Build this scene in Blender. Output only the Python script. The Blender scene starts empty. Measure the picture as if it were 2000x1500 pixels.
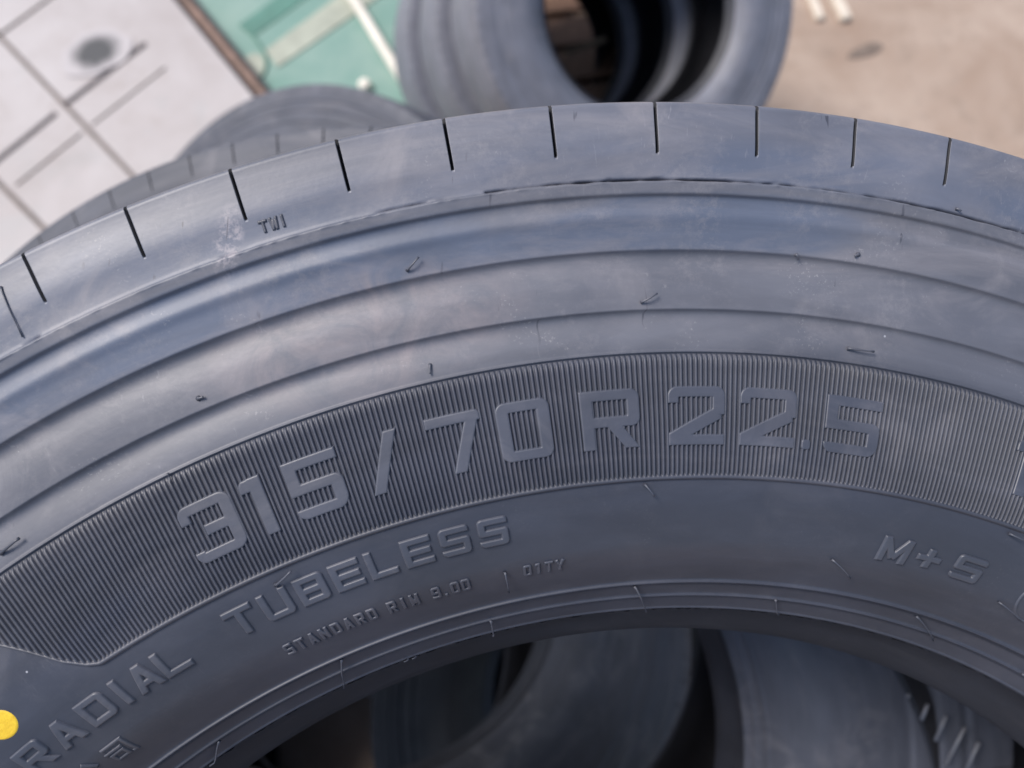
import bpy, math, random
import numpy as np
from mathutils import Vector, Matrix
random.seed(7); rng = np.random.default_rng(7)
S = bpy.context.scene
COL = S.collection
R_ = math.radians

# ------------------------------------------------------------------ camera
CAM_H = 2.60; PITCH = R_(70)
FPX = 1546.3                              # focal length in units of a 2000 px wide picture
cam_d = bpy.data.cameras.new('camera'); cam = bpy.data.objects.new('camera', cam_d); COL.objects.link(cam)
cam.location = (0, 0, CAM_H); cam.rotation_euler = (math.pi/2 - PITCH, 0, 0)
cam_d.sensor_width = 36.0; cam_d.lens = 36.0*FPX/2000
cam_d.clip_start = 0.02; cam_d.clip_end = 400
cam_d.dof.use_dof = True; cam_d.dof.focus_distance = 0.288; cam_d.dof.aperture_fstop = 7.0
S.camera = cam
UP = np.array([0, -math.cos(PITCH), -math.sin(PITCH)]); FW = np.array([0, -math.sin(PITCH), math.cos(PITCH)])
def W(p):                                 # measured frame (x right, y down, z forward) -> world
    p = np.asarray(p, float); return np.stack([p[..., 0], p @ FW, CAM_H + p @ UP], -1)
def Wd(v):
    v = np.asarray(v, float); return Vector((float(v[0]), float(v @ FW), float(v @ UP)))
def floor_xy(px, py, h=0.0):              # point of the ground (or of a level h above it)
    d = np.array([(px-1000)/FPX, (py-750)/FPX, 1.0]); q = d*((-CAM_H+h)/(d @ UP))
    return float(q[0]), float(q @ FW)

# ------------------------------------------------------------------ sky, sun, exposure
SUN_DIR = Wd((-.50, -.45, -.74)).normalized()       # towards the light
w = bpy.data.worlds.new('World'); S.world = w; w.use_nodes = True
nt = w.node_tree; bg = nt.nodes['Background']
sky = nt.nodes.new('ShaderNodeTexSky'); sky.sky_type = 'NISHITA'; sky.sun_disc = False
sky.sun_elevation = math.asin(SUN_DIR.z); sky.sun_rotation = math.atan2(SUN_DIR.x, SUN_DIR.y)
sky.air_density = 1.0; sky.dust_density = 2.0; sky.ozone_density = 1.0
nt.links.new(sky.outputs[0], bg.inputs[0]); bg.inputs[1].default_value = 0.068
sun_d = bpy.data.lights.new('sun', 'SUN'); sun = bpy.data.objects.new('sun', sun_d); COL.objects.link(sun)
sun_d.energy = 1.5; sun_d.angle = R_(24); sun_d.color = (1.0, .945, .895)
sun.rotation_euler = (-SUN_DIR).to_track_quat('-Z', 'Y').to_euler()
S.view_settings.view_transform = 'Standard'; S.view_settings.look = 'None'
S.view_settings.gamma = 1; S.view_settings.use_curve_mapping = False
S.view_settings.exposure = 1.22

# ------------------------------------------------------------------ helpers
def tag(o, label=None, cat=None, group=None, kind=None):
    if label: o['label'] = label
    if cat: o['category'] = cat
    if group: o['group'] = group
    if kind: o['kind'] = kind
    return o
def mesh_obj(name, verts, faces, mat, parent=None, smooth=True):
    me = bpy.data.meshes.new(name)
    verts = np.asarray(verts, np.float32)
    if isinstance(faces, np.ndarray):
        me.vertices.add(len(verts)); me.vertices.foreach_set('co', verts.ravel())
        n, k = faces.shape
        me.loops.add(n*k); me.loops.foreach_set('vertex_index', faces.astype(np.int32).ravel())
        me.polygons.add(n); me.polygons.foreach_set('loop_start', np.arange(0, n*k, k, dtype=np.int32))
        me.polygons.foreach_set('loop_total', np.full(n, k, np.int32))
        me.update(calc_edges=True); me.validate()
    else:
        me.from_pydata([tuple(map(float, v)) for v in verts], [], faces); me.update()
    if smooth: me.polygons.foreach_set('use_smooth', np.ones(len(me.polygons), bool))
    if mat: me.materials.append(mat)
    o = bpy.data.objects.new(name, me); COL.objects.link(o); o.parent = parent
    return o
def empty(name, mw=None):
    o = bpy.data.objects.new(name, None); COL.objects.link(o); o.empty_display_size = .1
    if mw is not None: o.matrix_world = mw
    return o
def box(name, cx, cy, z0, z1, lx, ly, ang, mat, parent=None, bev=0.0):
    import bmesh
    bm = bmesh.new(); bmesh.ops.create_cube(bm, size=1)
    bmesh.ops.scale(bm, vec=(lx, ly, z1-z0), verts=bm.verts)
    if bev: bmesh.ops.bevel(bm, geom=bm.edges[:], offset=bev, segments=2, affect='EDGES')
    me = bpy.data.meshes.new(name); bm.to_mesh(me); bm.free(); me.materials.append(mat)
    o = bpy.data.objects.new(name, me); COL.objects.link(o)
    o.location = (cx, cy, (z0+z1)/2); o.rotation_euler = (0, 0, ang); o.parent = parent
    return o
def prism(name, pts, z0, z1, mat, parent=None):
    n = len(pts); v = [(x, y, z0) for x, y in pts]+[(x, y, z1) for x, y in pts]
    f = [list(range(n, 2*n)), list(range(n-1, -1, -1))]+[[i, (i+1) % n, n+(i+1) % n, n+i] for i in range(n)]
    return mesh_obj(name, v, f, mat, parent, smooth=False)
def tube(name, path, rad, mat, parent=None, seg=10):
    path = [Vector(p) for p in path]; V = []; F = []
    rad = rad if hasattr(rad, '__len__') else [rad]*len(path)
    for i, p in enumerate(path):
        t = (path[min(i+1, len(path)-1)]-path[max(i-1, 0)]).normalized()
        a = t.orthogonal().normalized() if i == 0 else (a - t*a.dot(t)).normalized()
        b = t.cross(a)
        for k in range(seg):
            th = 2*math.pi*k/seg; V.append(p+(a*math.cos(th)+b*math.sin(th))*rad[i])
    for i in range(len(path)-1):
        for k in range(seg):
            F.append([i*seg+k, i*seg+(k+1) % seg, (i+1)*seg+(k+1) % seg, (i+1)*seg+k])
    F.append(list(range(seg-1, -1, -1))); F.append([(len(path)-1)*seg+k for k in range(seg)])
    return mesh_obj(name, V, F, mat, parent)

# ------------------------------------------------------------------ materials
class NB:
    def __init__(s, name):
        s.m = bpy.data.materials.new(name); s.m.use_nodes = True; s.t = s.m.node_tree
        s.b = s.t.nodes['Principled BSDF']
    def n(s, typ, **kw):
        o = s.t.nodes.new(typ)
        for k, v in kw.items():
            if k.startswith('i_'):
                kk = k[2:]; o.inputs[int(kk) if kk.isdigit() else kk].default_value = v
            else: setattr(o, k, v)
        return o
    def l(s, a, b): s.t.links.new(a, b)
    def math(s, op, a, b=None, c=None):
        o = s.n('ShaderNodeMath', operation=op)
        for i, x in enumerate((a, b, c)):
            if x is None: continue
            if isinstance(x, (int, float)): o.inputs[i].default_value = x
            else: s.l(x, o.inputs[i])
        return o.outputs[0]
    def ramp(s, fac, stops):
        o = s.n('ShaderNodeValToRGB'); e = o.color_ramp.elements
        while len(e) < len(stops): e.new(.5)
        for el, (p, c) in zip(e, stops):
            el.position = p; el.color = (*c, 1) if hasattr(c, '__len__') else (c, c, c, 1)
        s.l(fac, o.inputs[0]); return o.outputs[0]
    def noise(s, vec, scale, detail=4, rough=.55, dist=0.0):
        o = s.n('ShaderNodeTexNoise'); o.inputs['Scale'].default_value = scale
        o.inputs['Detail'].default_value = detail; o.inputs['Roughness'].default_value = rough
        o.inputs['Distortion'].default_value = dist
        if vec is not None: s.l(vec, o.inputs['Vector'])
        return o.outputs[0]
    def mix(s, fac, a, b, blend='MIX'):
        o = s.n('ShaderNodeMix', data_type='RGBA', blend_type=blend)
        if isinstance(fac, (int, float)): o.inputs[0].default_value = fac
        else: s.l(fac, o.inputs[0])
        for i, x in ((6, a), (7, b)):
            if hasattr(x, 'links'): s.l(x, o.inputs[i])
            else: o.inputs[i].default_value = (*x, 1)
        return o.outputs[2]

def rubber(name, base=(.038, .042, .058), dust=(.27, .255, .27), dustamt=1.0, rough=.50, detail=True, pale_outer=True):
    k = NB(name)
    tc = k.n('ShaderNodeTexCoord'); P = tc.outputs['Object']
    sp = k.n('ShaderNodeSeparateXYZ'); k.l(P, sp.inputs[0])
    x, y, z = sp.outputs
    r = k.math('SQRT', k.math('ADD', k.math('MULTIPLY', x, x), k.math('MULTIPLY', y, y)))
    th = k.math('ARCTAN2', x, k.math('MULTIPLY', y, -1.0))
    cb = k.n('ShaderNodeCombineXYZ')
    k.l(k.math('MULTIPLY', th, .4), cb.inputs[0]); k.l(r, cb.inputs[1]); k.l(z, cb.inputs[2])
    polar = cb.outputs[0]
    st = k.n('ShaderNodeVectorMath', operation='MULTIPLY'); k.l(polar, st.inputs[0]); st.inputs[1].default_value = (.22, 1, 1)
    streak = k.noise(st.outputs[0], 70, 5, .6, .4)          # wipe marks that follow the circumference
    big = k.noise(P, 9, 3, .5, .6)
    med = k.noise(P, 34, 6, .65, .8)
    fine = k.noise(P, 420, 3, .6)
    c = k.mix(k.ramp(big, [(.35, 0), (.68, 1)]), base, tuple(v*1.35 for v in base))
    mot = k.ramp(k.noise(st.outputs[0], 44, 7, .68, 1.0), [(.40, 0), (.62, 1)])
    c = k.mix(k.math('MULTIPLY', k.ramp(streak, [(.42, 0), (.72, 1)]), .35), c, tuple(v*1.9 for v in base))
    if detail and pale_outer: c = k.mix(k.ramp(r, [(.409, 0), (.4105, 1)]), c, k.mix(k.ramp(big, [(.3, 0), (.7, 1)]), (.108, .114, .140), (.162, .166, .192)))  # base colour turns paler beyond the outer edge of the ribbed band
    if detail: # bluish sky reflection painted in long patches, and a brownish smear of dirt
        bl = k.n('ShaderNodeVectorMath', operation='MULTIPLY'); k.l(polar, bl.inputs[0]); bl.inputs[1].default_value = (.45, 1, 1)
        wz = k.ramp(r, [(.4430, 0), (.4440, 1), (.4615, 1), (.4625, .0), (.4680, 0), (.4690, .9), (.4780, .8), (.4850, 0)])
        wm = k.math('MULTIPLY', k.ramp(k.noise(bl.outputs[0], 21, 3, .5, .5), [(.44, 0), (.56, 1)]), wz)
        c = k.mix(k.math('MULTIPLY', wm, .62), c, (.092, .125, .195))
    if detail:
        u1 = k.math('DIVIDE', k.math('ADD', th, .275), .13); u2 = k.math('DIVIDE', k.math('ADD', r, -.4300), .022)
        g_ = k.math('SUBTRACT', 1.25, k.math('ADD', k.math('MULTIPLY', u1, u1), k.math('MULTIPLY', u2, u2)))
        g_ = k.math('MULTIPLY', k.ramp(g_, [(0, 0), (.9, 1)]), k.ramp(k.noise(P, 48, 8, .7, 1.4), [(.36, 0), (.62, 1)]))
        w1 = k.math('DIVIDE', k.math('ADD', th, k.math('ADD', .352, k.math('MULTIPLY', k.math('ADD', r, -.465), -.9))), .013); w2 = k.math('DIVIDE', k.math('ADD', r, -.4720), .0125)
        h_ = k.math('SUBTRACT', 1.0, k.math('ADD', k.math('MULTIPLY', w1, w1), k.math('MULTIPLY', w2, w2)))
        h_ = k.math('MULTIPLY', k.ramp(h_, [(0, 0), (.7, 1)]), k.ramp(k.noise(P, 260, 6, .8), [(.46, 0), (.58, 1)]))
        c = k.mix(k.math('MULTIPLY', h_, .7), c, (.42, .38, .40))
        c = k.mix(k.math('MULTIPLY', g_, .75), c, (.265, .232, .240))
    # dry dust in patches: strongest on the outer sidewall
    zone = k.ramp(r, [(.366, .12), (.409, .40), (.416, .9), (.50, 1)]) if detail else None
    d1 = k.math('MULTIPLY', k.ramp(med, [(.47, 0), (.66, 1)]), k.ramp(k.noise(P, 11, 2, .5, .3), [(.47, 0), (.60, 1)]))
    d2 = k.ramp(k.noise(st.outputs[0], 26, 8, .7, 1.5), [(.52, 0), (.75, 1)])
    dd = k.math('MULTIPLY', k.math('MULTIPLY', k.math('MAXIMUM', d1, d2), .62*dustamt), zone if zone is not None else 1.0)
    c = k.mix(dd, c, dust)
    if detail:
        # scuffs: thin scratches and pale chalky specks
        vs = k.n('ShaderNodeVectorMath', operation='MULTIPLY'); k.l(polar, vs.inputs[0]); vs.inputs[1].default_value = (1, .16, 1)
        sc = k.noise(vs.outputs[0], 420, 3, .6, 3.0)
        scm = k.math('MULTIPLY', k.ramp(sc, [(.645, 0), (.70, 1)]), k.ramp(k.noise(P, 22, 2, .5), [(.55, 0), (.66, 1)]))
        c = k.mix(k.math('MULTIPLY', scm, k.math('MULTIPLY', zone, .45)), c, (.33, .32, .34))
        rub = k.math('MULTIPLY', k.ramp(k.noise(P, 170, 9, .85, .15), [(.48, 0), (.60, 1)]), k.ramp(k.noise(P, 15, 4, .65, 1.2), [(.47, 0), (.60, 1)]))
        c = k.mix(k.math('MULTIPLY', rub, k.math('MULTIPLY', zone, .34)), c, (.29, .275, .285))
        v2 = k.n('ShaderNodeMapping'); k.l(P, v2.inputs[0]); v2.inputs['Rotation'].default_value = (0, 0, .9); v2.inputs['Scale'].default_value = (1, .09, 1)
        ds = k.math('MULTIPLY', k.ramp(k.noise(v2.outputs[0], 330, 2, .5, .6), [(.70, 0), (.73, 1)]), k.ramp(k.noise(P, 28, 2), [(.52, 0), (.6, 1)]))
        c = k.mix(k.math('MULTIPLY', ds, k.math('MULTIPLY', zone, .7)), c, (.035, .036, .05))
        ch_ = k.math('MULTIPLY', k.ramp(k.noise(P, 900, 2, .6), [(.60, 0), (.68, 1)]), k.ramp(k.noise(P, 17, 4, .7, 1.2), [(.56, 0), (.66, 1)]))
        c = k.mix(k.math('MULTIPLY', ch_, k.math('MULTIPLY', zone, .5)), c, (.42, .40, .40))
        vo = k.n('ShaderNodeTexVoronoi'); k.l(P, vo.inputs['Vector']); vo.inputs['Scale'].default_value = 55
        spk = k.math('MULTIPLY', k.ramp(vo.outputs['Distance'], [(.015, 1), (.028, 0)]), k.ramp(k.noise(P, 30, 1), [(.5, 0), (.6, 1)]))
        c = k.mix(spk, c, (.62, .62, .66))
        # chalky wipe across the sidewall
    c = k.mix(k.math('MULTIPLY', mot, .22), c, tuple(v*.45 for v in base))
    k.l(c, k.b.inputs['Base Color'])
    rr = k.math('ADD', k.math('MULTIPLY', k.ramp(k.noise(st.outputs[0], 18, 4, .6, .8), [(.3, 0), (.7, 1)]), .16), rough-.08)
    k.l(rr, k.b.inputs['Roughness'])
    k.b.inputs['IOR'].default_value = 1.62
    bp = k.n('ShaderNodeBump'); bp.inputs['Strength'].default_value = .30; bp.inputs['Distance'].default_value = .0004
    hgt = k.math('ADD', k.math('MULTIPLY', fine, .35), k.math('MULTIPLY', streak, .9))
    k.l(hgt, bp.inputs['Height']); k.l(bp.outputs[0], k.b.inputs['Normal'])
    return k.m

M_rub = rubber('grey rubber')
M_tread = rubber('tread rubber', pale_outer=False, base=(.118, .124, .152), dustamt=1.1, rough=.50)
M_sipe = rubber('sipe rubber', base=(.012, .013, .018), dustamt=0, rough=.8, detail=False)  # dust-free slot rubber, with the shade of the slots put into the colour
M_band = rubber('ribbed band rubber', base=(.046, .050, .067), dustamt=.3, rough=.52, detail=False)
M_bead = rubber('bead rubber', base=(.012, .014, .022), dustamt=.1, rough=.62, detail=False)  # near-black base holds the shade of the bead turned away from the light
M_liner = rubber('liner rubber', base=(.014, .014, .018), dustamt=.1, rough=.6, detail=False)
M_letter = rubber('raised rubber', base=(.056, .061, .080), dustamt=.5, rough=.43, detail=False)
M_back = rubber('background tyre rubber', base=(.058, .063, .082), dustamt=.5, rough=.68, detail=False)
M_deep = rubber('shaded deep rubber', base=(.020, .019, .020), dustamt=.1, rough=.7, detail=False)  # shade deep in the pile put into the base colour
M_shade = rubber('shaded hole rubber', base=(.030, .032, .044), dustamt=.5, rough=.6, detail=False)  # darkened base paints the shade inside the hole onto the slanting tyre
M_row = rubber('dusty row tyre rubber', base=(.145, .15, .178), dustamt=.8, rough=.5, detail=False)
def simple(name, col, rough=.6, var=.15, scale=12, metal=0, col2=None, bump=.0, dist=.5):
    k = NB(name); tc = k.n('ShaderNodeTexCoord'); P = tc.outputs['Object']
    n = k.noise(P, scale, 6, .6, dist)
    k.l(k.mix(k.ramp(n, [(.35, 0), (.7, 1)]), tuple(v*(1-var) for v in col), col2 or tuple(min(1, v*(1+var)) for v in col)), k.b.inputs['Base Color'])
    k.b.inputs['Roughness'].default_value = rough; k.b.inputs['Metallic'].default_value = metal
    if bump:
        bp = k.n('ShaderNodeBump'); bp.inputs['Strength'].default_value = bump; bp.inputs['Distance'].default_value = .01
        k.l(k.noise(P, scale*4, 5), bp.inputs['Height']); k.l(bp.outputs[0], k.b.inputs['Normal'])
    return k.m
M_yellow = simple('yellow paint', (.84, .52, .025), .5, .06, 500, col2=(.93, .64, .04), bump=.2)
def white_mat():
    k = NB('worn white paint'); tc = k.n('ShaderNodeTexCoord'); P = tc.outputs['Object']
    c = k.mix(k.ramp(k.noise(P, 3, 6, .6, .6), [(.35, 0), (.7, 1)]), (.41, .366, .35), (.50, .462, .45))
    c = k.mix(k.math('MULTIPLY', k.ramp(k.noise(P, 7, 8, .72, 1.6), [(.54, 0), (.76, 1)]), .5), c, (.31, .245, .21))
    c = k.mix(k.math('MULTIPLY', k.ramp(k.noise(P, 2.4, 4, .6, .8), [(.56, 0), (.70, 1)]), .4), c, (.36, .375, .37))
    k.l(c, k.b.inputs['Base Color']); k.b.inputs['Roughness'].default_value = .6
    return k.m
M_white = white_mat()
M_seam = simple('brown seam', (.16, .13, .115), .8, .3, 30)
M_dark = simple('dark gap', (.06, .05, .055), .8, .2, 20)
M_rust = simple('rusty steel', (.20, .135, .10), .75, .3, 14, col2=(.34, .22, .17))
M_green = simple('green painted steel', (.18, .325, .27), .6, .08, 5, col2=(.25, .365, .31))
M_dgreen = simple('dark green paint', (.09, .22, .17), .6, .15, 8)
M_cream = simple('worn cream paint', (.40, .42, .34), .7, .15, 14)
M_pole = simple('cream pole', (.80, .74, .64), .5, .1, 9)
M_wood = simple('dry wood', (.42, .31, .20), .8, .3, 30)
M_shade_pallet = simple('shade pallet brown', (.19, .105, .065), .8, .3, 25)  # brown of the added pallet, in place of shaded ground
M_rag = simple('pale wood offcut', (.68, .60, .50), .8, .15, 20)
M_stain = simple('dark stain', (.07, .07, .072), .7, .2, 30)
def ground_mat():
    k = NB('sandy concrete'); tc = k.n('ShaderNodeTexCoord'); P = tc.outputs['Object']
    c = k.mix(k.ramp(k.noise(P, 2.2, 7, .62, .4), [(.35, 0), (.68, 1)]), (.34, .245, .185), (.465, .365, .295))
    c = k.mix(k.math('MULTIPLY', k.ramp(k.noise(P, 8, 7, .7, 1.0), [(.52, 0), (.72, 1)]), .5), c, (.24, .185, .145))
    c = k.mix(k.math('MULTIPLY', k.ramp(k.noise(P, 60, 4, .7), [(.55, 0), (.75, 1)]), .35), c, (.47, .41, .36))
    k.l(c, k.b.inputs['Base Color']); k.b.inputs['Roughness'].default_value = .9
    bp = k.n('ShaderNodeBump'); bp.inputs['Strength'].default_value = .5; bp.inputs['Distance'].default_value = .01
    k.l(k.noise(P, 45, 6, .7), bp.inputs['Height']); k.l(bp.outputs[0], k.b.inputs['Normal'])
    return k.m
M_bar = rubber('scuffed bar rubber', base=(.15, .16, .19), detail=False)
M_ground = ground_mat()

# ------------------------------------------------------------------ tyre profile (front face; z grows away from the viewer)
KR = np.array([.2840, .2940, .3030, .3196, .3400, .3647, .4106, .4500, .4675, .4765, .4936, .500])
KZ = np.array([.0420, .0360, .0290, .0170, .0052, .0000, .0055, .0095, .0106, .0104, .0152, .018])
def pchip(xk, yk, x):
    h = np.diff(xk); d = np.diff(yk)/h; m = np.zeros_like(xk)
    for i in range(1, len(xk)-1):
        if d[i-1]*d[i] > 0:
            w1 = 2*h[i]+h[i-1]; w2 = h[i]+2*h[i-1]; m[i] = (w1+w2)/(w1/d[i-1]+w2/d[i])
    m[0] = d[0]; m[-1] = d[-1]
    i = np.clip(np.searchsorted(xk, x)-1, 0, len(xk)-2); t = (x-xk[i])/h[i]
    return (yk[i]*(1+2*t)*(1-t)**2+h[i]*m[i]*t*(1-t)**2+yk[i+1]*t*t*(3-2*t)+h[i]*m[i+1]*t*t*(t-1))
def sg(x): return 1/(1+np.exp(-np.clip(x, -40, 40)))
def gauss(x, s): return np.exp(-(x/s)**2)
def lip(r, r0, depth, s):                       # overhanging edge with a scooped hollow just inside it
    x = np.maximum(r0-r, 0)
    return depth*(x/s)*np.exp(1-x/s)
def zfront(r):
    r = np.asarray(r, float); z = pchip(KR, KZ, r)
    t = np.clip((r-.4680)/(.4936-.4680), 0, 1)
    z = z+.0015*np.sin(np.pi*t)**.9*(r > .468)                    # hollow buttress
    z = z-.0011*sg((r-.4625)/.0002)*sg((.4673-r)/.00015)          # flat collar
    z = z+.0005*lip(r, .4625, 1, .0022)
    z = z-.0008*gauss(r-.4556, .0026)                             # roll
    z = z+lip(r, .4437, .0021, .0034)+lip(r, .4232, .0019, .0030)
    z = z-.0006*gauss(r-.4085, .00045)+.0004*gauss(r-.4076, .0006)
    z = z-.0013*gauss(r-.3195, .00085)-.0011*gauss(r-.3117, .00075)+.0006*sg((.3185-r)/.0004)-.0005*gauss(r-.3040, .0005)
    return z
_c = np.cumsum(rng.normal(size=4000)); 
def noise1(x, f, seed):                          # smooth periodic-free 1D noise
    g = np.random.default_rng(seed).uniform(-1, 1, 5000); u = x*f+2000; i = np.floor(u).astype(int); t = u-i; t = t*t*(3-2*t)
    return g[i]*(1-t)+g[i+1]*t
ZC = .15
PITCH_S = .07418; PH0 = -.4775
N_S = 84
sipe_th = [PH0+i*PITCH_S for i in range(-35, N_S-35)]
def theta_set(fine):
    base = []
    if fine:
        base += list(np.arange(-.80, .62, .0016)); base += list(np.arange(.62, 2*math.pi-.80, .0110))
    else:
        base += list(np.arange(-.80, 2*math.pi-.80, .020))
    sip = []
    for s in sipe_th:
        for d in (-.0016, -.00120, -.00105, 0, .00105, .00120, .0016): sip.append((s+d+.8) % (2*math.pi)-.8)
    base = np.array(base); sa = np.sort(np.array(sip))
    keep = np.min(np.abs(base[:, None]-sa[None, :]), axis=1) > .0009
    return np.unique(np.concatenate([base[keep], sa]))
def sipe_mask(th):
    m = np.zeros_like(th)
    for s in sipe_th:
        ss = (s+.8) % (2*math.pi)-.8; m = np.maximum(m, (np.abs(th-ss) < .00110).astype(float))
    return m
def revolve(name, rz, th, mat, parent, sip=None, disp=None, rows_z=None):
    """rz: (n,2) rows of radius/axial depth. sip: per-row 0..1 groove depth weights."""
    n = len(rz); m = len(th)
    r = np.repeat(rz[:, 0][:, None], m, 1); z = np.repeat(rz[:, 1][:, None], m, 1)
    T = np.repeat(th[None, :], n, 0)
    if disp is not None:
        dz, dr = disp(r, T); z = z+dz; r = r+dr
    if sip is not None:
        k = sipe_mask(th)[None, :]*sip[:, 0][:, None]; kr = sipe_mask(th)[None, :]*sip[:, 1][:, None]
        z = z+k; r = r-kr
    V = np.stack([r*np.sin(T), -r*np.cos(T), z], -1).reshape(-1, 3)
    i = np.arange(n-1)[:, None]; j = np.arange(m)[None, :]; j2 = (j+1) % m
    F = np.stack([i*m+j, i*m+j2, (i+1)*m+j2, (i+1)*m+j], -1).reshape(-1, 4)
    o = mesh_obj(name, V, F, mat, parent)
    if sip is not None:
        o.data.materials.append(M_sipe)
        mk = sipe_mask(th) > .5; ws = (np.abs(sip).sum(1) > 0)
        fm = ((mk[None, :] | np.roll(mk, -1)[None, :]) & (ws[:-1] & ws[1:])[:, None]).ravel()
        if len(o.data.polygons) == len(fm): o.data.polygons.foreach_set('material_index', fm.astype(np.int32))
    return o

def tread_rows(fine):
    """from the front collar crack, over the crown, to the rear collar crack; returns rows, sipe weights"""
    rr = np.arange(.4674, .4934, .0006 if fine else .003)
    rows = [(r, zfront(r)) for r in rr]
    zc = float(zfront(np.array([.4934])))
    rows += [(.4938, zc+.0003), (.4942, zc+.0009), (.4946, zc+.0020)]
    z0 = zc+.0020
    w = np.array([0 if (r < .4764) else 1 for r, _ in rows])
    crown = []
    span = (ZC-z0)
    for u in np.linspace(0, 1, 40)[1:]:
        zz = z0+u*span; r = .4946+.0115*math.sin(u*math.pi/2)**.9
        crown.append([r, zz])
    # circumferential grooves
    half = []
    gs = [(.052, .006), (.105, .006)]
    for r, zz in crown:
        d = 0
        for c, hw in gs:
            dd = abs((zz-z0)-c)
            if dd < hw: d = .012*min(1, (hw-dd)/.003)
        half.append((r-d, zz))
    rows2 = rows+half
    ww = np.concatenate([np.stack([w*.005*np.clip((np.array([r for r, _ in rows])-.4764)/.001, 0, 1), w*.0], 1),
                         np.array([[0, .006 if i < 8 else 0] for i in range(len(half))])])
    ww[len(rows)-3:len(rows), 1] = .006
    mirr = [(r, 2*ZC-z) for r, z in rows2[::-1]][1:]
    wm = ww[::-1][1:].copy(); wm[:, 0] *= -1
    return np.array(rows2+mirr), np.concatenate([ww, wm])
def side_rows(fine):
    if fine: rr = np.concatenate([np.arange(.4674, .4215, -.00035), np.arange(.4215, .4060, -.00022), np.arange(.4060, .3220, -.0009), np.arange(.3220, .3035, -.00022), [.3033]])
    else: rr = np.arange(.4674, .3030, -.0011)
    return np.stack([rr, zfront(rr)], 1)
def bead_rows():
    zt = float(zfront(np.array([.3033])))
    return np.array([(.3033, zt), (.3030, zt+.0007), (.3015, zt+.0045), (.2965, zt+.010), (.2890, zt+.0175), (.2850, zt+.0215), (.2842, zt+.0235), (.2846, zt+.0250), (.2870, zt+.0262)])
def liner_rows():
    b = bead_rows()[-1]
    f = [tuple(b), (.300, b[1]-.002), (.318, b[1]-.014), (.345, .026), (.375, .019), (.41, .021), (.445, .030), (.470, .048), (.480, .085), (.482, ZC)]
    return np.array(f+[(r, 2*ZC-z) for r, z in f[::-1]][1:])

def crack_disp(r, T):
    # ragged tear line where the tread flash meets the collar
    amp = np.clip(noise1(T, 14, 3)*.9+.35+.7*(T > -.16)*(T < 1), 0, 1)*np.clip(.66+.4*noise1(T, 90, 4), .25, 1)
    amp = np.where(T < -.36, amp*(noise1(T, 30, 9) > .15), amp)
    rc = .46745+.00022*noise1(T, 70, 5)+.00012*noise1(T, 260, 6)
    dz = .0030*amp*gauss(r-rc, .00022+.00018*amp)
    dz = dz-.0005*np.clip(noise1(T, 190, 8), 0, 1)*gauss(r-.46685, .0003)*(T < 1)
    return dz, 0*r

def tyre_parts(root, fine, mats, zflip=False):
    th = theta_set(fine)
    rows, wt = tread_rows(fine)
    tr = revolve('tread', rows, th, mats[0], root, sip=wt, disp=crack_disp if fine else None)
    sr = side_rows(fine)
    th2 = th if fine else theta_set(False)
    sw = revolve('sidewall', sr, th2, mats[1], root, disp=crack_disp if fine else None)
    if fine:
        tag(sw, 'lettered outer sidewall facing the viewer')
        srb = side_rows(False)
    else: srb = sr
    thc = np.arange(0, 2*math.pi, math.pi/180)
    srb = srb.copy(); srb[:, 1] = 2*ZC-srb[:, 1]
    revolve('sidewall', srb[::-1], thc, mats[1], root)
    br = bead_rows()
    def flash(r, T): return -.0004*np.clip(noise1(T, 130, 21), 0, 1)*gauss(r-.3033, .0002), -.0005*np.clip(noise1(T, 170, 22), -.2, 1)*gauss(r-.3033, .0002)
    revolve('bead', br, th if fine else thc, mats[2], root, disp=flash if fine else None)
    bb = br.copy(); bb[:, 1] = 2*ZC-bb[:, 1]
    revolve('bead', bb[::-1], thc, mats[2], root)
    revolve('inner_liner', liner_rows(), thc, mats[3], root)

def frame_matrix(c, a, roll_ref=(0, 1, 0)):
    a = np.array(a, float); a /= np.linalg.norm(a)
    y = np.array(roll_ref, float); y = y-a*(y @ a); y /= np.linalg.norm(y); x = np.cross(y, a)
    M = Matrix.Identity(4)
    for j, v in enumerate((x, y, a)):
        d = Wd(v); M[0][j], M[1][j], M[2][j] = d
    p = W(np.array(c, float)); M[0][3], M[1][3], M[2][3] = map(float, p)
    return M

# ------------------------------------------------------------------ the main tyre
RM = np.array([[0.9952937, -0.0134478, -0.0959665], [0.0, 0.990324, -0.1387747], [0.0969041, 0.1381216, 0.9856632]])
TM = np.array([0.0601578, 0.3937976, 0.3283109])
Mm = Matrix.Identity(4)
for j in range(3):
    d = Wd(RM[:, j]); Mm[0][j], Mm[1][j], Mm[2][j] = d
pp = W(TM); Mm[0][3], Mm[1][3], Mm[2][3] = map(float, pp)
tyre = empty('truck_tyre', Mm)
tag(tyre, 'large front tyre marked 315/70 R 22.5 with yellow dot', 'tyre')
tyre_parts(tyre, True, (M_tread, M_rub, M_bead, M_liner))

def on_tyre(r, th, h=0.0):
    r = np.asarray(r, float); th = np.asarray(th, float)
    return np.stack([r*np.sin(th), -r*np.cos(th), zfront(r)-h], -1)
def smooth_surf(r):                               # sidewall without the fine ridges
    return zfront(r)

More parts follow.
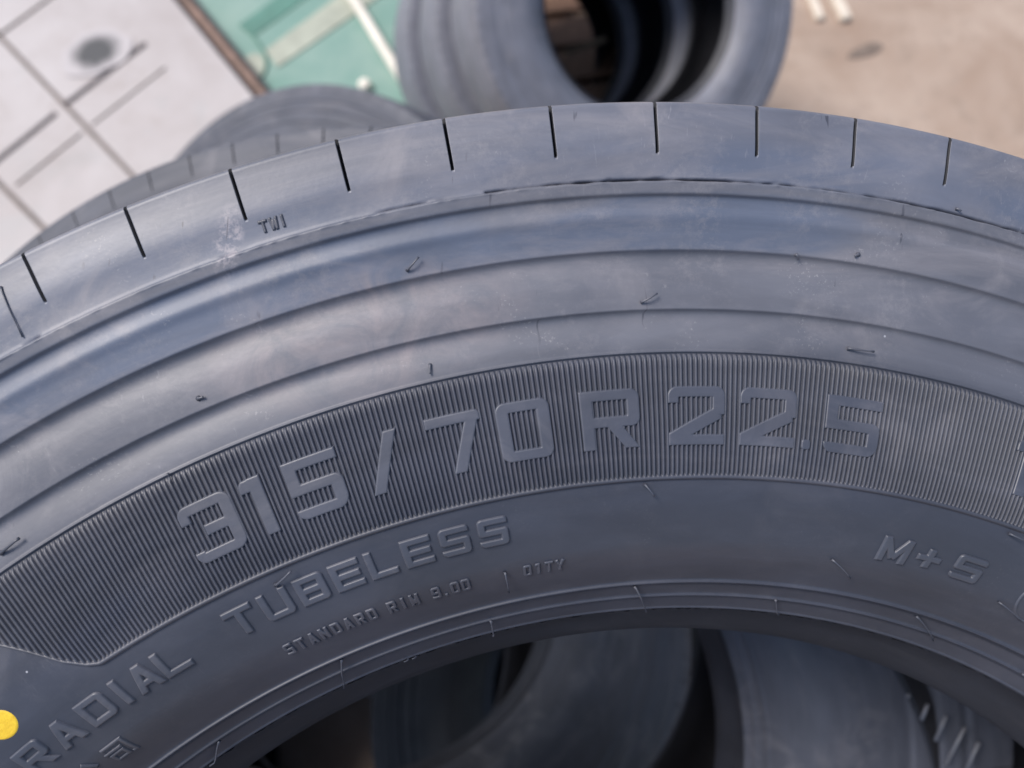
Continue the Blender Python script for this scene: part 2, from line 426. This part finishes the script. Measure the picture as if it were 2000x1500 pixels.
# serrated band: real ribs with a rim, following the sidewall
NR = 1402; RT = .4074
def r_low(th, t0):
    d = np.array([-1, -.690, -.6544, -.6371, -.6173, -.6023, -.5927, -.5776, -.560, 1])-0
    v = np.array([.4070, .4070, .3895, .3815, .3716, .3663, .3643, .3636, .3640, .3641])
    return np.interp(th-t0, d, v)
def band(t0, t1, rot):
    per = 10
    n = int((t1-t0)/(2*math.pi/NR))*per
    th = t0+np.arange(n+1)*(2*math.pi/NR/per)
    ph = (np.arange(n+1) % per)/per
    rib = np.clip(.56+.95*np.cos(2*np.pi*(ph-.42)), 0, 1)
    # left edge follows the slanted end, right edge mirrors it
    lowL = r_low(th, t0+.690); lowR = r_low(-(th), -t1+.690); low = np.maximum(lowL, lowR)
    low = np.minimum(low, RT-.0006)
    us = np.array([-.0006, 0, .0003, .0008, .0013, .0016, .0020, .0024])
    rows = []; hs = []
    hrim = [-.0003, .0003, .0009, .00118, .00112, .0008, None, None]
    for u, hh in zip(us, hrim):
        rr = np.minimum(low+u, RT)
        rows.append(rr); hs.append((rib*.00105+.00004) if hh is None else np.full_like(th, hh))
    for f in np.linspace(0.08, .985, 16):
        rows.append(np.minimum(low+.0024+(RT-.0008-low-.0024)*f, RT)); hs.append(rib*.00105+.00004)
    rows.append(np.maximum(low, np.full_like(th, RT-.0002))); hs.append(rib*.0006+.00002)
    rows.append(np.full_like(th, RT+.0004)); hs.append(np.full_like(th, -.0003))
    r = np.array(rows); h = np.array(hs)
    # slanted ends have no rim: fade it
    V = np.stack([r*np.sin(th), -r*np.cos(th), zfront(r)-h], -1).reshape(-1, 3)
    nr, m = r.shape
    i = np.arange(nr-1)[:, None]; j = np.arange(m-1)[None, :]
    F = np.stack([i*m+j, i*m+j+1, (i+1)*m+j+1, (i+1)*m+j], -1).reshape(-1, 4)
    o = mesh_obj('serrated_band', V, F, M_band, tyre)
    o.rotation_euler = (0, 0, rot)
    return o
band(-.690, .86, 0); band(-.690, .86, R_(120)); band(-.690, .86, R_(240))

# ---- raised characters from signed distances to bars and strokes
def sd_rect(X, Y, x0, x1, y0, y1):
    dx = np.maximum(x0-X, X-x1); dy = np.maximum(y0-Y, Y-y1)
    return np.where((dx > 0) & (dy > 0), np.hypot(dx, dy), np.maximum(dx, dy))
def sd_seg(X, Y, x0, y0, x1, y1, hw, flat=True):
    L = math.hypot(x1-x0, y1-y0); ux, uy = (x1-x0)/L, (y1-y0)/L
    s = (X-x0)*ux+(Y-y0)*uy; t = -(X-x0)*uy+(Y-y0)*ux
    if flat: return np.maximum(np.maximum(-s, s-L), np.abs(t)-hw)
    s2 = np.clip(s, 0, L); return np.hypot(s-s2, t)-hw
def glyph(ch, X, Y, W_, H, a, b):
    """block letter in the box [0,W_]x[0,H]; a, b half widths of upright and level strokes"""
    R = []; c = .0
    A, B = 2*a, 2*b; m = H/2; cuts = []; C = .22*H; c2 = .16*H
    rect = lambda *q: R.append(sd_rect(X, Y, *q))
    if ch == '0' or ch == 'O':
        d = np.minimum.reduce([sd_rect(X, Y, 0, A, 0, H), sd_rect(X, Y, W_-A, W_, 0, H), sd_rect(X, Y, 0, W_, 0, B), sd_rect(X, Y, 0, W_, H-B, H)]); R.append(d)
        cuts = [(0, 0, -1, -1, c2), (W_, 0, 1, -1, c2), (0, H, -1, 1, c2), (W_, H, 1, 1, c2)]
    elif ch == '1':
        rect(W_*.55-a, W_*.55+a, 0, H); R.append(sd_rect(X, Y, W_*.55-a-.16*H, W_*.55, H-B*1.25, H-B*.05))
        cuts = [(W_*.55-a-.16*H, H, -1, 1, .12*H)]
    elif ch == '2':
        rect(0, W_, H-B, H); rect(0, A*.85, H-B-.10*H, H); rect(W_-A, W_, .52*H, H); rect(0, W_, 0, B)
        R.append(np.maximum(sd_seg(X, Y, a*.35, B*.55, W_-a*.9, H*.56, b*1.25), sd_rect(X, Y, 0, W_, 0, H)))
        cuts = [(0, H, -1, 1, c2), (W_, H, 1, 1, c2)]
    elif ch == '3':
        rect(.0, W_, H-B, H); rect(W_-A, W_, 0, H); rect(0, W_, 0, B); rect(.36*W_, W_, m-b, m+b); rect(0, A*.8, H-B-.12*H, H); rect(0, A*.8, 0, B+.03*H)
        R[0] = R[0]
        cuts = [(0, H, -1, 1, c2), (W_, H, 1, 1, c2*1.2), (0, 0, -1, -1, c2), (W_, 0, 1, -1, c2*1.2)]
    elif ch == '5' or ch == 'S':
        rect(0, W_, H-B, H); rect(0, A, m-b, H); rect(0, W_, m-b, m+b); rect(W_-A, W_, 0, m+b); rect(0, W_, 0, B)
        if ch == '5': cuts = [(W_, 0, 1, -1, c2*1.3), (W_, m+b, 1, 1, c2*.9), (0, 0, -1, -1, c2)]
        else: cuts = [(W_, 0, 1, -1, c2), (W_, m+b, 1, 1, c2*.6), (0, 0, -1, -1, c2), (0, H, -1, 1, c2), (W_, H, 1, 1, c2*.6), (0, m-b, -1, -1, c2*.6)]
    elif ch == '7':
        rect(0, W_, H-B, H)
        R.append(np.maximum(sd_seg(X, Y, .42*W_, -.1*H, W_-a*.95, H*.96, a*.95), sd_rect(X, Y, 0, W_, 0, H)))
        cuts = [(W_, H, 1, 1, c2*.5)]
    elif ch == '/':
        R.append(np.maximum(sd_seg(X, Y, a, -.2*H, W_-a, 1.2*H, a*.92), sd_rect(X, Y, 0, W_, 0, H)))
    elif ch == '.':
        rect(0, W_, 0, H); cuts = [(0, 0, -1, -1, H*.25), (W_, 0, 1, -1, H*.25), (0, H, -1, 1, H*.25), (W_, H, 1, 1, H*.25)]
    elif ch in 'RPB':
        mm = .46*H if ch != 'B' else m
        rect(0, A, 0, H); rect(0, W_, H-B, H); rect(W_-A, W_, mm-b, H); rect(0, W_, mm-b, mm+b)
        cuts = [(W_, H, 1, 1, c2)]
        if ch == 'R':
            cuts.append((W_, mm-b, 1, -1, c2*.9))
            R.append(np.maximum(sd_seg(X, Y, W_*.50, mm, W_-a*.75, -.08*H, a*.92), sd_rect(X, Y, 0, W_, 0, mm)))
        if ch == 'B':
            rect(W_-A, W_, 0, mm); rect(0, W_, 0, B); cuts += [(W_, 0, 1, -1, c2)]
    elif ch == 'T': rect(0, W_, H-B, H); rect(W_/2-a, W_/2+a, 0, H)
    elif ch == 'U':
        rect(0, A, 0, H); rect(W_-A, W_, 0, H); rect(0, W_, 0, B); cuts = [(0, 0, -1, -1, c2), (W_, 0, 1, -1, c2)]
    elif ch == 'E': rect(0, A, 0, H); rect(0, W_, H-B, H); rect(0, W_, 0, B); rect(0, W_*.95, m-b, m+b)
    elif ch == 'L': rect(0, A, 0, H); rect(0, W_, 0, B)
    elif ch == 'D':
        rect(0, A, 0, H); rect(W_-A, W_, 0, H); rect(0, W_, 0, B); rect(0, W_, H-B, H); cuts = [(W_, 0, 1, -1, c2*1.3), (W_, H, 1, 1, c2*1.3)]
    elif ch == 'I': rect(W_/2-a, W_/2+a, 0, H)
    elif ch == 'A':
        box_ = sd_rect(X, Y, 0, W_, 0, H)
        R.append(np.maximum(sd_seg(X, Y, a, -.1*H, W_/2, H*1.04, a), box_)); R.append(np.maximum(sd_seg(X, Y, W_-a, -.1*H, W_/2, H*1.04, a), box_))
        rect(W_*.22, W_*.78, .22*H, .22*H+B*.9)
    elif ch == 'M':
        rect(0, A, 0, H); rect(W_-A, W_, 0, H)
        box_ = sd_rect(X, Y, 0, W_, 0, H)
        R.append(np.maximum(sd_seg(X, Y, a*.6, H*1.05, W_/2, H*.18, a*.95), box_)); R.append(np.maximum(sd_seg(X, Y, W_-a*.6, H*1.05, W_/2, H*.18, a*.95), box_))
    elif ch == 'N':
        rect(0, A, 0, H); rect(W_-A, W_, 0, H); R.append(np.maximum(sd_seg(X, Y, a, H*1.02, W_-a, -.02*H, a), sd_rect(X, Y, 0, W_, 0, H)))
    elif ch == '+': rect(W_/2-a, W_/2+a, .12*H, .88*H); rect(.04*W_, .96*W_, H/2-b, H/2+b)
    elif ch == '9':
        rect(0, W_, H-B, H); rect(0, A, m-b, H); rect(0, W_, m-b, m+b); rect(W_-A, W_, 0, H); rect(0, W_, 0, B)
        cuts = [(0, H, -1, 1, c2), (W_, H, 1, 1, c2), (W_, 0, 1, -1, c2)]
    elif ch == 'Y':
        R.append(sd_seg(X, Y, W_*.06, H, W_/2, H*.42, a)); R.append(sd_seg(X, Y, W_*.94, H, W_/2, H*.42, a)); rect(W_/2-a, W_/2+a, 0, H*.5)
    elif ch == 'W':
        R += [sd_seg(X, Y, 0+a, H, W_*.27, 0, a), sd_seg(X, Y, W_*.27, 0, W_/2, H*.8, a), sd_seg(X, Y, W_/2, H*.8, W_*.73, 0, a), sd_seg(X, Y, W_*.73, 0, W_-a, H, a)]
    elif ch == 'o':                                # ring of an approval mark
        R.append(np.abs(np.hypot(X-W_/2, Y-H/2)-(W_/2-a))-a)
    elif ch == '\u53f8':                           # si
        rect(.08*W_, W_, H-B, H); rect(W_-A, W_, 0, H); rect(W_*.78, W_, 0, B)
        rect(0, .74*W_, .70*H-B, .70*H); rect(.08*W_, .70*W_, .45*H-B*.5, .45*H+B*.5); rect(.08*W_, .70*W_, .05*H, .05*H+B); rect(.08*W_, .08*W_+A, .05*H, .45*H); rect(.70*W_-A, .70*W_, .05*H, .45*H)
    elif ch == '\u516c':                           # gong
        R += [sd_seg(X, Y, .38*W_, .98*H, .04*W_, .52*H, a), sd_seg(X, Y, .62*W_, .98*H, .96*W_, .52*H, a), sd_seg(X, Y, .50*W_, .56*H, .20*W_, .08*H, a), sd_seg(X, Y, .18*W_, .08*H, .80*W_, .12*H, b), sd_seg(X, Y, .66*W_, .34*H, .86*W_, .02*H, a)]
    d = np.minimum.reduce(R)
    for cx, cy, sx, sy, k in cuts:
        loc = (np.abs(X-cx) <= k*1.01) & (np.abs(Y-cy) <= k*1.01)
        pl = ((X-cx)*sx+(Y-cy)*sy+k)/math.sqrt(2)
        # round the corner: distance to a circle of radius k inside the corner
        qx = (X-(cx-sx*k))*sx; qy = (Y-(cy-sy*k))*sy
        arc = np.where((qx > 0) & (qy > 0), np.hypot(qx, qy)-k, -1)
        d = np.where(loc, np.maximum(d, arc), d)
    return d
def raised(name, items, mat, hgt, bev=.0004, res=.00022, label=None, parent=None):
    """items: (char, r_centre, theta, width, height, a, b)"""
    VV = []; FF = []; off = 0
    for ch, rc, th, W_, H, a, b in items:
        pad = .0010
        xs = np.arange(-pad, W_+pad+res, res); ys = np.arange(-pad, H+pad+res, res)
        X, Y = np.meshgrid(xs, ys)
        d = glyph(ch, X, Y, W_, H, a, b)
        h = -.0005+(hgt+.0005)*sg(-(d-.00022)/(bev*.30))
        r = rc-H/2+Y; T = th+(X-W_/2)/rc
        V = np.stack([r*np.sin(T), -r*np.cos(T), zfront(r)-h], -1).reshape(-1, 3)
        ny, nx = X.shape
        i = np.arange(ny-1)[:, None]; j = np.arange(nx-1)[None, :]
        F = np.stack([i*nx+j, i*nx+j+1, (i+1)*nx+j+1, (i+1)*nx+j], -1).reshape(-1, 4)
        ok = (d.ravel()[F] < .0007).any(1); F = F[ok]
        used = np.unique(F); mp = np.zeros(V.shape[0], int); mp[used] = np.arange(len(used))
        VV.append(V[used]); FF.append(mp[F]+off); off += len(used)
    o = mesh_obj(name, np.concatenate(VV), np.concatenate(FF), mat, parent or tyre)
    if label: o['label'] = label
    return o
a_, b_ = .00222, .00180
rr_ = .3864
for word, lab in ((['3', '1', '5'], 'raised digits 315'), (['/'], 'raised slash'), (['7', '0'], 'raised digits 70'), (['R'], 'raised letter R'), (['2', '2', '.', '5'], 'raised digits 22.5')):
    tab = {'3': [(-.4431, .0186)], '1': [(-.3975, .012)], '5': [(-.3470, .0186), (.1466, .0208)], '/': [(-.2850, .0165)], '7': [(-.2198, .0186)], '0': [(-.1585, .0184)],
           'R': [(-.0812, .0206)], '2': [(-.0024, .0202), (.0646, .0206)], '.': [(.1030, .0032)]}
    items = []; seen = {}
    for c in word:
        k = seen.get(c, 0)
        if lab.endswith('22.5') and c == '5': k = 1
        th, wd = tab[c][k]; seen[c] = seen.get(c, 0)+1
        if c == '.': items.append((c, .3780, th, wd, .0034, a_, b_))
        else: items.append((c, rr_, th, wd, .0202, a_, b_))
    raised('size_marking', items, M_letter, .00125, label=lab)
raised('raised_lettering', [('1', rr_, .326, .014, .0202, a_, b_), ('5', rr_, .386, .0186, .0202, a_, b_), ('4', rr_, .0, .0, .0, 0, 0)][:2], M_letter, .00125, label='raised digits at the edge of the ribbed band')
A2, B2 = .00122, .00112
tub = [-.4620, -.4254, -.3885, -.3523, -.3171, -.2803, -.2424, -.2040]
raised('raised_lettering', [(c, .3527, t, .0103 if c not in 'L' else .0098, .0108, A2, B2) for c, t in zip('TUBELESS', tub)], M_letter, .00085, .00045, label='raised word TUBELESS')
rad = [-.7027, -.6650, -.6268, -.5982, -.5713, -.5400]
raised('raised_lettering', [(c, .3522, t, .0104 if c not in 'I' else .004, .0108, A2, B2) for c, t in zip('RADIAL', rad)], M_letter, .00085, .00045, label='raised word RADIAL')
raised('raised_lettering', [('\u516c', .3345, -.6905, .0095, .0088, .00055, .0005), ('\u53f8', .3345, -.6504, .0092, .0086, .00055, .0005)], M_letter, .0007, .0004, res=.00016, label='raised Chinese characters')
sm = [(c, -.4422+i*.0135) for i, c in enumerate('STANDARD')]+[('R', -.3254), ('I', -.3130), ('M', -.3006), ('9', -.2766), ('.', -.2665), ('0', -.2556), ('0', -.2440)]
raised('raised_lettering', [(c, .3339 if c != '.' else .3317, t, .0031 if c not in '.I' else .0009, .0051 if c != '.' else .0010, .00046, .00044) for c, t in sm], M_letter, .00075, .00030, res=.00014, label='small raised words STANDARD RIM 9.00')
raised('raised_lettering', [(c, .3340, t, .0028, .0046, .0004, .00038) for c, t in zip('01TY', (-.176, -.1642, -.1524, -.1405))], M_letter, .00075, .00030, res=.00014, label='small raised code 01TY')
raised('raised_lettering', [('M', .3437, .2289, .0115, .0102, .00122, .0011), ('+', .3437, .2700, .0100, .0102, .0012, .0011), ('S', .3441, .3180, .0115, .0102, .00122, .0011)], M_letter, .0009, .00045, label='raised mark M+S')
raised('approval_mark', [('o', .3413, .4205, .0185, .0185, .00035, .00035)], M_letter, .00055, .0004, label='raised ring of an approval mark')
raised('raised_lettering', [(c, .4728, t, .0027 if c != 'I' else .0008, .0040, .00032, .00032) for c, t in zip('TWI', (-.3190, -.3115, -.3052))], M_letter, .0006, .0003, res=.00014, label='tiny raised letters TWI on the shoulder')

# yellow paint dot
def paint_dot(rc, tc, R0):
    V = []; F = []; K = 12; N = 72
    V.append(on_tyre(rc, tc, .00022))
    for k in range(1, K+1):
        for j in range(N):
            an = 2*math.pi*j/N; q = R0*k/K*(1+.012*math.sin(3*an+1)*(k == K)); r = rc+q*math.cos(an); t = tc+q*math.sin(an)/rc
            V.append(on_tyre(r, t, .00022 if k < K else -.0001))
    for j in range(N): F.append([0, 1+j, 1+(j+1) % N])
    for k in range(K-1):
        for j in range(N):
            a = 1+k*N+j; b2 = 1+k*N+(j+1) % N; F.append([a, a+N, b2+N, b2])
    return mesh_obj('paint_dot', V, F, M_yellow, tyre)
paint_dot(.3680, -.6990, .0054)['label'] = 'round yellow paint dot'

# vent hairs: little rubber whiskers left by the mould (root r, theta -> tip r, theta, lift)
HAIRS = [(0.4467, -0.2282, 0.4502, -0.2174, 0.0028, 0.0004),
 (0.4258, -0.0482, 0.4287, -0.0357, 0.003, 0.0004),
 (0.4141, -0.2273, 0.4111, -0.229, 0.001, 0.0004),
 (0.4134, 0.1337, 0.4137, 0.156, 0.003, 0.00045),
 (0.3627, -0.0518, 0.3588, -0.0436, 0.003, 0.0004),
 (0.3353, 0.1658, 0.3289, 0.1957, 0.004, 0.00033),
 (0.3621, 0.336, 0.3615, 0.3573, 0.004, 0.0004),
 (0.3358, 0.3765, 0.3325, 0.4105, 0.004, 0.0003),
 (0.4438, 0.0792, 0.4424, 0.0816, 0.002, 0.0004),
 (0.4467, 0.1304, 0.446, 0.1272, 0.001, 0.0005),
 (0.4694, 0.2033, 0.4689, 0.2062, 0.0015, 0.0004),
 (0.3184, -0.407, 0.3028, -0.4294, 0.004, 0.0004),
 (0.3119, -0.2281, 0.298, -0.23, 0.0045, 0.0004),
 (0.318, -0.0511, 0.3036, -0.0294, 0.004, 0.0004),
 (0.3117, 0.1339, 0.3021, 0.1518, 0.002, 0.00035),
 (0.3176, 0.3157, 0.3093, 0.3634, 0.0025, 0.0004),
 (0.3109, -0.5886, 0.3009, -0.624, 0.004, 0.0004),
 (0.3354, -0.2004, 0.3263, -0.2, 0.0035, 0.0004),
 (0.3595, -0.417, 0.3626, -0.3959, 0.004, 0.00045),
 (0.4137, -0.6072, 0.4144, -0.586, 0.003, 0.0006),
 (0.4272, -0.4102, 0.427, -0.4061, 0.001, 0.0006),
 (0.4877, -0.4999, 0.4699, -0.5027, 0.0004, 0.0003),
 (0.3025, -0.3422, 0.3005, -0.3482, 0.002, 0.0003),
 (0.3022, -0.3321, 0.3, -0.3368, 0.002, 0.0003),
 (0.3119, 0.4987, 0.3119, 0.5114, 0.002, 0.0004),
 (0.4087, -0.4576, 0.4061, -0.458, 0.0015, 0.0003)]

for r0, t0, r1, t1, lift, rad_ in HAIRS:
    p0 = on_tyre(r0, t0, -.0003); n = 7; path = []; rads = []
    for i in range(n):
        f = i/(n-1); r = r0+(r1-r0)*f**1.3; t = t0+(t1-t0)*f**1.2
        path.append(on_tyre(max(r, .3036), t, 0)+np.array([0, 0, -.0003-lift*math.sin(f*math.pi*.62)**.7*.62])); rads.append(rad_*(1.05-.5*f) if i else rad_*1.7)
    rads[-1] = rad_*.95
    tube('vent_hair', path, rads, M_letter, tyre, 8)

# ------------------------------------------------------------------ the other tyres
proto = None
def other_tyre(c, a, label, group, ref=(0, 1, 0), spin=0.0, name='stacked_tyre', mat=None):
    global proto
    M = frame_matrix(c, a, ref)
    if proto is None:
        o = empty(name, M); tyre_parts(o, False, (M_back, M_back, M_bead, M_liner)); proto = o
    else:
        o = proto.copy(); COL.objects.link(o)
        for ch in list(proto.children):
            k = ch.copy(); COL.objects.link(k); k.parent = o
        o.matrix_world = M
    if spin: o.matrix_world = M @ Matrix.Rotation(spin, 4, 'Z')
    tag(o, label, 'tyre', group)
    if mat:
        for ch in o.children:
            if ch.name.split('.')[0] in ('tread', 'sidewall'): ch.material_slots[0].link = 'OBJECT'; ch.material_slots[0].material = mat
    return o
PILE = 'tyres piled under and behind the front tyre'
tA = other_tyre((-.1207, .3014, .6428), (.144, -.148, .978), 'tyre directly beneath the lettered one, its ring filling the right of the hole', PILE, spin=R_(0.6))
def plane_hit(c, a, z, px, py):
    a = np.array(a)/np.linalg.norm(a); o = np.array(c)+a*z
    d = np.array([(px-1000)/FPX, (py-750)/FPX, 1.0]); return d*((o @ a)/(d @ a))
cA, aA = (-.1207, .3014, .6428), (.144, -.148, .978)
for p, q2 in (((1773, 1357), (1776, 1361)), ((1812, 1376), (1800, 1406)), ((1848, 1398), (1827, 1447)), ((1885, 1420), (1848, 1492)), ((1912, 1450), (1888, 1502))):
    k0, k1 = plane_hit(cA, aA, -.004, *p), plane_hit(cA, aA, -.004, *q2)
    o = tube('raised_bar', [W(k0), W(k0*.5+k1*.5), W(k1)], .0014, M_bar, None, 8); o.parent = tA; o.matrix_parent_inverse = tA.matrix_world.inverted()
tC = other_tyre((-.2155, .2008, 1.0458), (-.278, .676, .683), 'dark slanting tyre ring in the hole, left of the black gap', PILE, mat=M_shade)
tB = other_tyre((-.4440, -.0790, 1.5144), (.435, .002, .900), 'blurred rounded tyre top between the white board and the green sheet', PILE)
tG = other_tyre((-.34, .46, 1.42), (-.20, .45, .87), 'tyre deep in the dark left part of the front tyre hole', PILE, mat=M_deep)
ROW = 'three tyres leaning in a row beside the green sheet'
aE = np.array([-.312, -.238, .920]); aE /= np.linalg.norm(aE); cE = np.array([.3777, -1.0656, 2.216])
for k, lab in enumerate(('nearest tyre of the blurred leaning row, its open hole towards the camera', 'middle tyre of the blurred leaning row, mostly hidden behind the nearest', 'rearmost tyre of the blurred leaning row, against the cream pole')):
    o = other_tyre(cE+np.array([-.124, -.060, .272])*k, aE, lab, ROW, spin=R_(7*k), mat=M_row)
# low tyres that carry the pile
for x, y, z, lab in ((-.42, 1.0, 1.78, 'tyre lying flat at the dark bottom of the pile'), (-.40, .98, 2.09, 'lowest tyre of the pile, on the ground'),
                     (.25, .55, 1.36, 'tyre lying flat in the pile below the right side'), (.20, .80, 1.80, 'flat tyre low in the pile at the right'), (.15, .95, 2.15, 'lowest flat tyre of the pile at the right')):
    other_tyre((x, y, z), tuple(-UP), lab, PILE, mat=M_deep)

# ------------------------------------------------------------------ ground and what lies on it
gr = mesh_obj('ground', [(-60, -60, 0), (60, -60, 0), (60, 60, 0), (-60, 60, 0)], [[0, 1, 2, 3]], M_ground, smooth=False)
tag(gr, kind='structure')
F_ = floor_xy
def strip(name, p0, p1, wd, z0, z1, mat, parent=None):
    (x0, y0), (x1, y1) = p0, p1
    L = math.hypot(x1-x0, y1-y0)
    return box(name, (x0+x1)/2, (y0+y1)/2, z0, z1, L, wd, math.atan2(y1-y0, x1-x0), mat, parent, bev=min(wd, z1-z0)*.2)
H0 = .12
q = lambda px, py: F_(px, py, H0)
def ext(p, d, k): return (p[0]+d[0]*k, p[1]+d[1]*k)
c0, c1 = q(340, 0), q(497, 192); dv = ((c0[0]-c1[0]), (c0[1]-c1[1])); L = math.hypot(*dv); dv = (dv[0]/L, dv[1]/L); dw = (-.72, -.69)
near = ext(c1, dv, -.55)
board = empty('white_board', Matrix.Translation((c1[0]-.5, c1[1], 0)))
tag(board, 'large worn white board with brown seams and a dark round stain, top left', 'board')
bi = board.matrix_world.inverted()
def onboard(o):
    o.parent = board; o.matrix_parent_inverse = bi; return o
onboard(prism('panel', [near, ext(c0, dv, 2.2), ext(ext(c0, dv, 2.2), dw, 3.0), ext(near, dw, 3.0)], .0, H0, M_white))
def seam(a, b, wd, mat=M_seam, e0=0, e1=0):
    p, r = q(*a), q(*b); d = (r[0]-p[0], r[1]-p[1]); l = math.hypot(*d); d = (d[0]/l, d[1]/l)
    onboard(strip('seam', ext(p, d, -e0), ext(r, d, e1), wd, H0-.004, H0+.0015+.0007*len(board.children), mat))
seam((4, 76), (256, 340), .018, e0=.8, e1=.5)
seam((0, 360), (84, 444), .020, e0=.8, e1=.5)
seam((0, 310), (110, 221), .021, M_dark, e0=.6)
seam((126, 206), (285, 85), .021, M_dark)
seam((180, 244), (324, 132), .006)
seam((40, 356), (160, 260), .006, e0=.02)
seam((0, 68), (88, 4), .009, e0=.5, e1=.4)
# stain
def blob(name, c, rx, ry, ang, z, mat, seed=1, n=48):
    V = []
    g = random.Random(seed); ph = [g.uniform(0, 6.28) for _ in range(4)]
    for i in range(n):
        t = 2*math.pi*i/n; k = 1+.06*math.sin(2*t+ph[0])+.05*math.sin(3*t+ph[1])+.03*math.sin(7*t+ph[2])
        x, y = rx*k*math.cos(t), ry*k*math.sin(t)
        V.append((c[0]+x*math.cos(ang)-y*math.sin(ang), c[1]+x*math.sin(ang)+y*math.cos(ang), z))
    return mesh_obj(name, V, [list(range(n))], mat, smooth=False)
k = NB('round soot stain'); tc = k.n('ShaderNodeTexCoord'); vm = k.n('ShaderNodeMapping'); k.l(tc.outputs['Object'], vm.inputs[0])
sc_ = q(188, 103); vm.vector_type = 'TEXTURE'; vm.inputs['Location'].default_value = (*sc_, 0); vm.inputs['Rotation'].default_value = (0, 0, R_(30)); vm.inputs['Scale'].default_value = (.145, .125, 1)
sp = k.n('ShaderNodeSeparateXYZ'); k.l(vm.outputs[0], sp.inputs[0])
dd_ = k.math('SQRT', k.math('ADD', k.math('POWER', k.math('ABSOLUTE', sp.outputs[0]), 2), k.math('POWER', k.math('ABSOLUTE', sp.outputs[1]), 2)))
dd_ = k.math('ADD', dd_, k.math('MULTIPLY', k.noise(tc.outputs['Object'], 30, 3), .3))
k.l(k.mix(k.ramp(dd_, [(.55, 0), (.92, 1)]), (.07, .07, .072), (.485, .447, .442)), k.b.inputs['Base Color']); k.b.inputs['Roughness'].default_value = .65
onboard(blob('stain', sc_, .135, .115, R_(30), H0+.005, k.m, 3))
# rusty edge beam beside the board
def off(p, k): return (p[0]-dw[0]*k, p[1]-dw[1]*k)
beam = empty('edge_beam', Matrix.Translation((c1[0], c1[1], 0)))
tag(beam, 'long rusty brown steel beam along the edge of the white board', 'beam')
for nm, k, wd, z1, mt in (('gap_strip', .012, .020, H0-.02, M_dark), ('flange', .038, .028, H0+.004, M_rust), ('web', .066, .024, H0-.03, M_dark)):
    o = strip(nm, off(ext(c1, dv, -.04), k), off(ext(c0, dv, 1.5), k), wd, .0, z1, mt); o.parent = beam; o.matrix_parent_inverse = beam.matrix_world.inverted()
# green sheet
Hg = .03
g = lambda px, py: F_(px, py, Hg)
gs = empty('green_sheet', Matrix.Translation((*g(600, 120), 0)))
tag(gs, 'light green painted steel sheet with cream stripe and dark green slot', 'metal sheet')
def ongs(o):
    o.parent = gs; o.matrix_parent_inverse = gs.matrix_world.inverted(); return o
e0, e1 = off(ext(c1, dv, -.5), .085), off(ext(c0, dv, 1.5), .085)
ongs(prism('sheet', [e0, (-.30, 1.50), (-.12, 2.25), (-.30, 3.9), e1], 0, Hg, M_green))
ongs(prism('slot', [g(466, 50), g(494, 73), g(660, -48), g(600, -48)], Hg, Hg+.004, M_dgreen))
ongs(prism('stripe', [g(518, 100), g(543, 132), g(700, 24), g(760, -20), g(730, -55), g(648, 4)], Hg, Hg+.006, M_cream))
ongs(tube('seam_line', [(*g(*p), Hg+.004) for p in ((492, 68), (506, 86), (518, 106), (522, 126), (516, 146), (503, 160), (484, 172))], .006, M_dgreen))
ongs(prism('patch', [g(466, 118), g(500, 104), g(515, 112), g(519, 130), g(513, 146), g(500, 158), g(484, 160)][::-1], Hg, Hg+.003, M_cream))
pole_ = tube('cream_pole', [(*F_(660, -45, .06), .06), (*F_(695, 5, .06), .06), (*F_(760, 112, .06), .06), (*F_(845, 250, .06), .06)], .021, M_pole, seg=16)
tag(pole_, 'thin cream pole lying across the green sheet towards the leaning tyres', 'pole')
cap = tube('round_knob', [(*F_(714, 172, Hg), Hg), (*F_(714, 172, Hg), Hg+.03), (*F_(714, 172, Hg), Hg+.036)], [.026, .024, .012], M_pole, seg=20)
tag(cap, 'small round cream knob on the green sheet above the blurred tyre top', 'knob')
pal = empty('shade_pallet', Matrix.Translation((.18, 2.45, 0)))  # pallet added to darken the view through the leaning tyres
tag(pal, 'added dark brown pallet standing in for shaded ground in the holes of the leaning tyres', 'pallet')
for i in range(6):
    o = box('board', .18, 2.05+i*.17, .10, .122, 1.0, .13, 0.15, M_shade_pallet, None); o.parent = pal; o.matrix_parent_inverse = pal.matrix_world.inverted()
for i in range(3):
    o = box('bearer', -.2+i*.38, 2.47, .0, .098, .09, 1.05, 0.15, M_shade_pallet, None); o.parent = pal; o.matrix_parent_inverse = pal.matrix_world.inverted()
# offcuts and stain on the ground
for i, (a, b, r, lab) in enumerate((((1560, -60), (1600, 42), .022, 'left of two pale wood offcuts on the sandy ground by the leaning tyres'), ((1600, -60), (1650, 44), .028, 'right of two pale wood offcuts on the sandy ground by the leaning tyres'))):
    o = strip('wood_offcut', F_(*a), F_(*b), r*1.7, .0, r, M_rag); tag(o, lab, 'wood', 'pale wood offcuts')
o = strip('wood_stick', F_(1100, 100, .3), F_(1185, 72, .3), .018, .28, .30, M_wood); tag(o, 'thin wooden stick seen in the hole of the leaning tyres', 'wood')
o = blob('ground_stain', F_(1690, 100), .085, .028, R_(25), .004, simple('brown stain', (.20, .155, .125), .9, .3, 30), 5); tag(o, kind='structure')
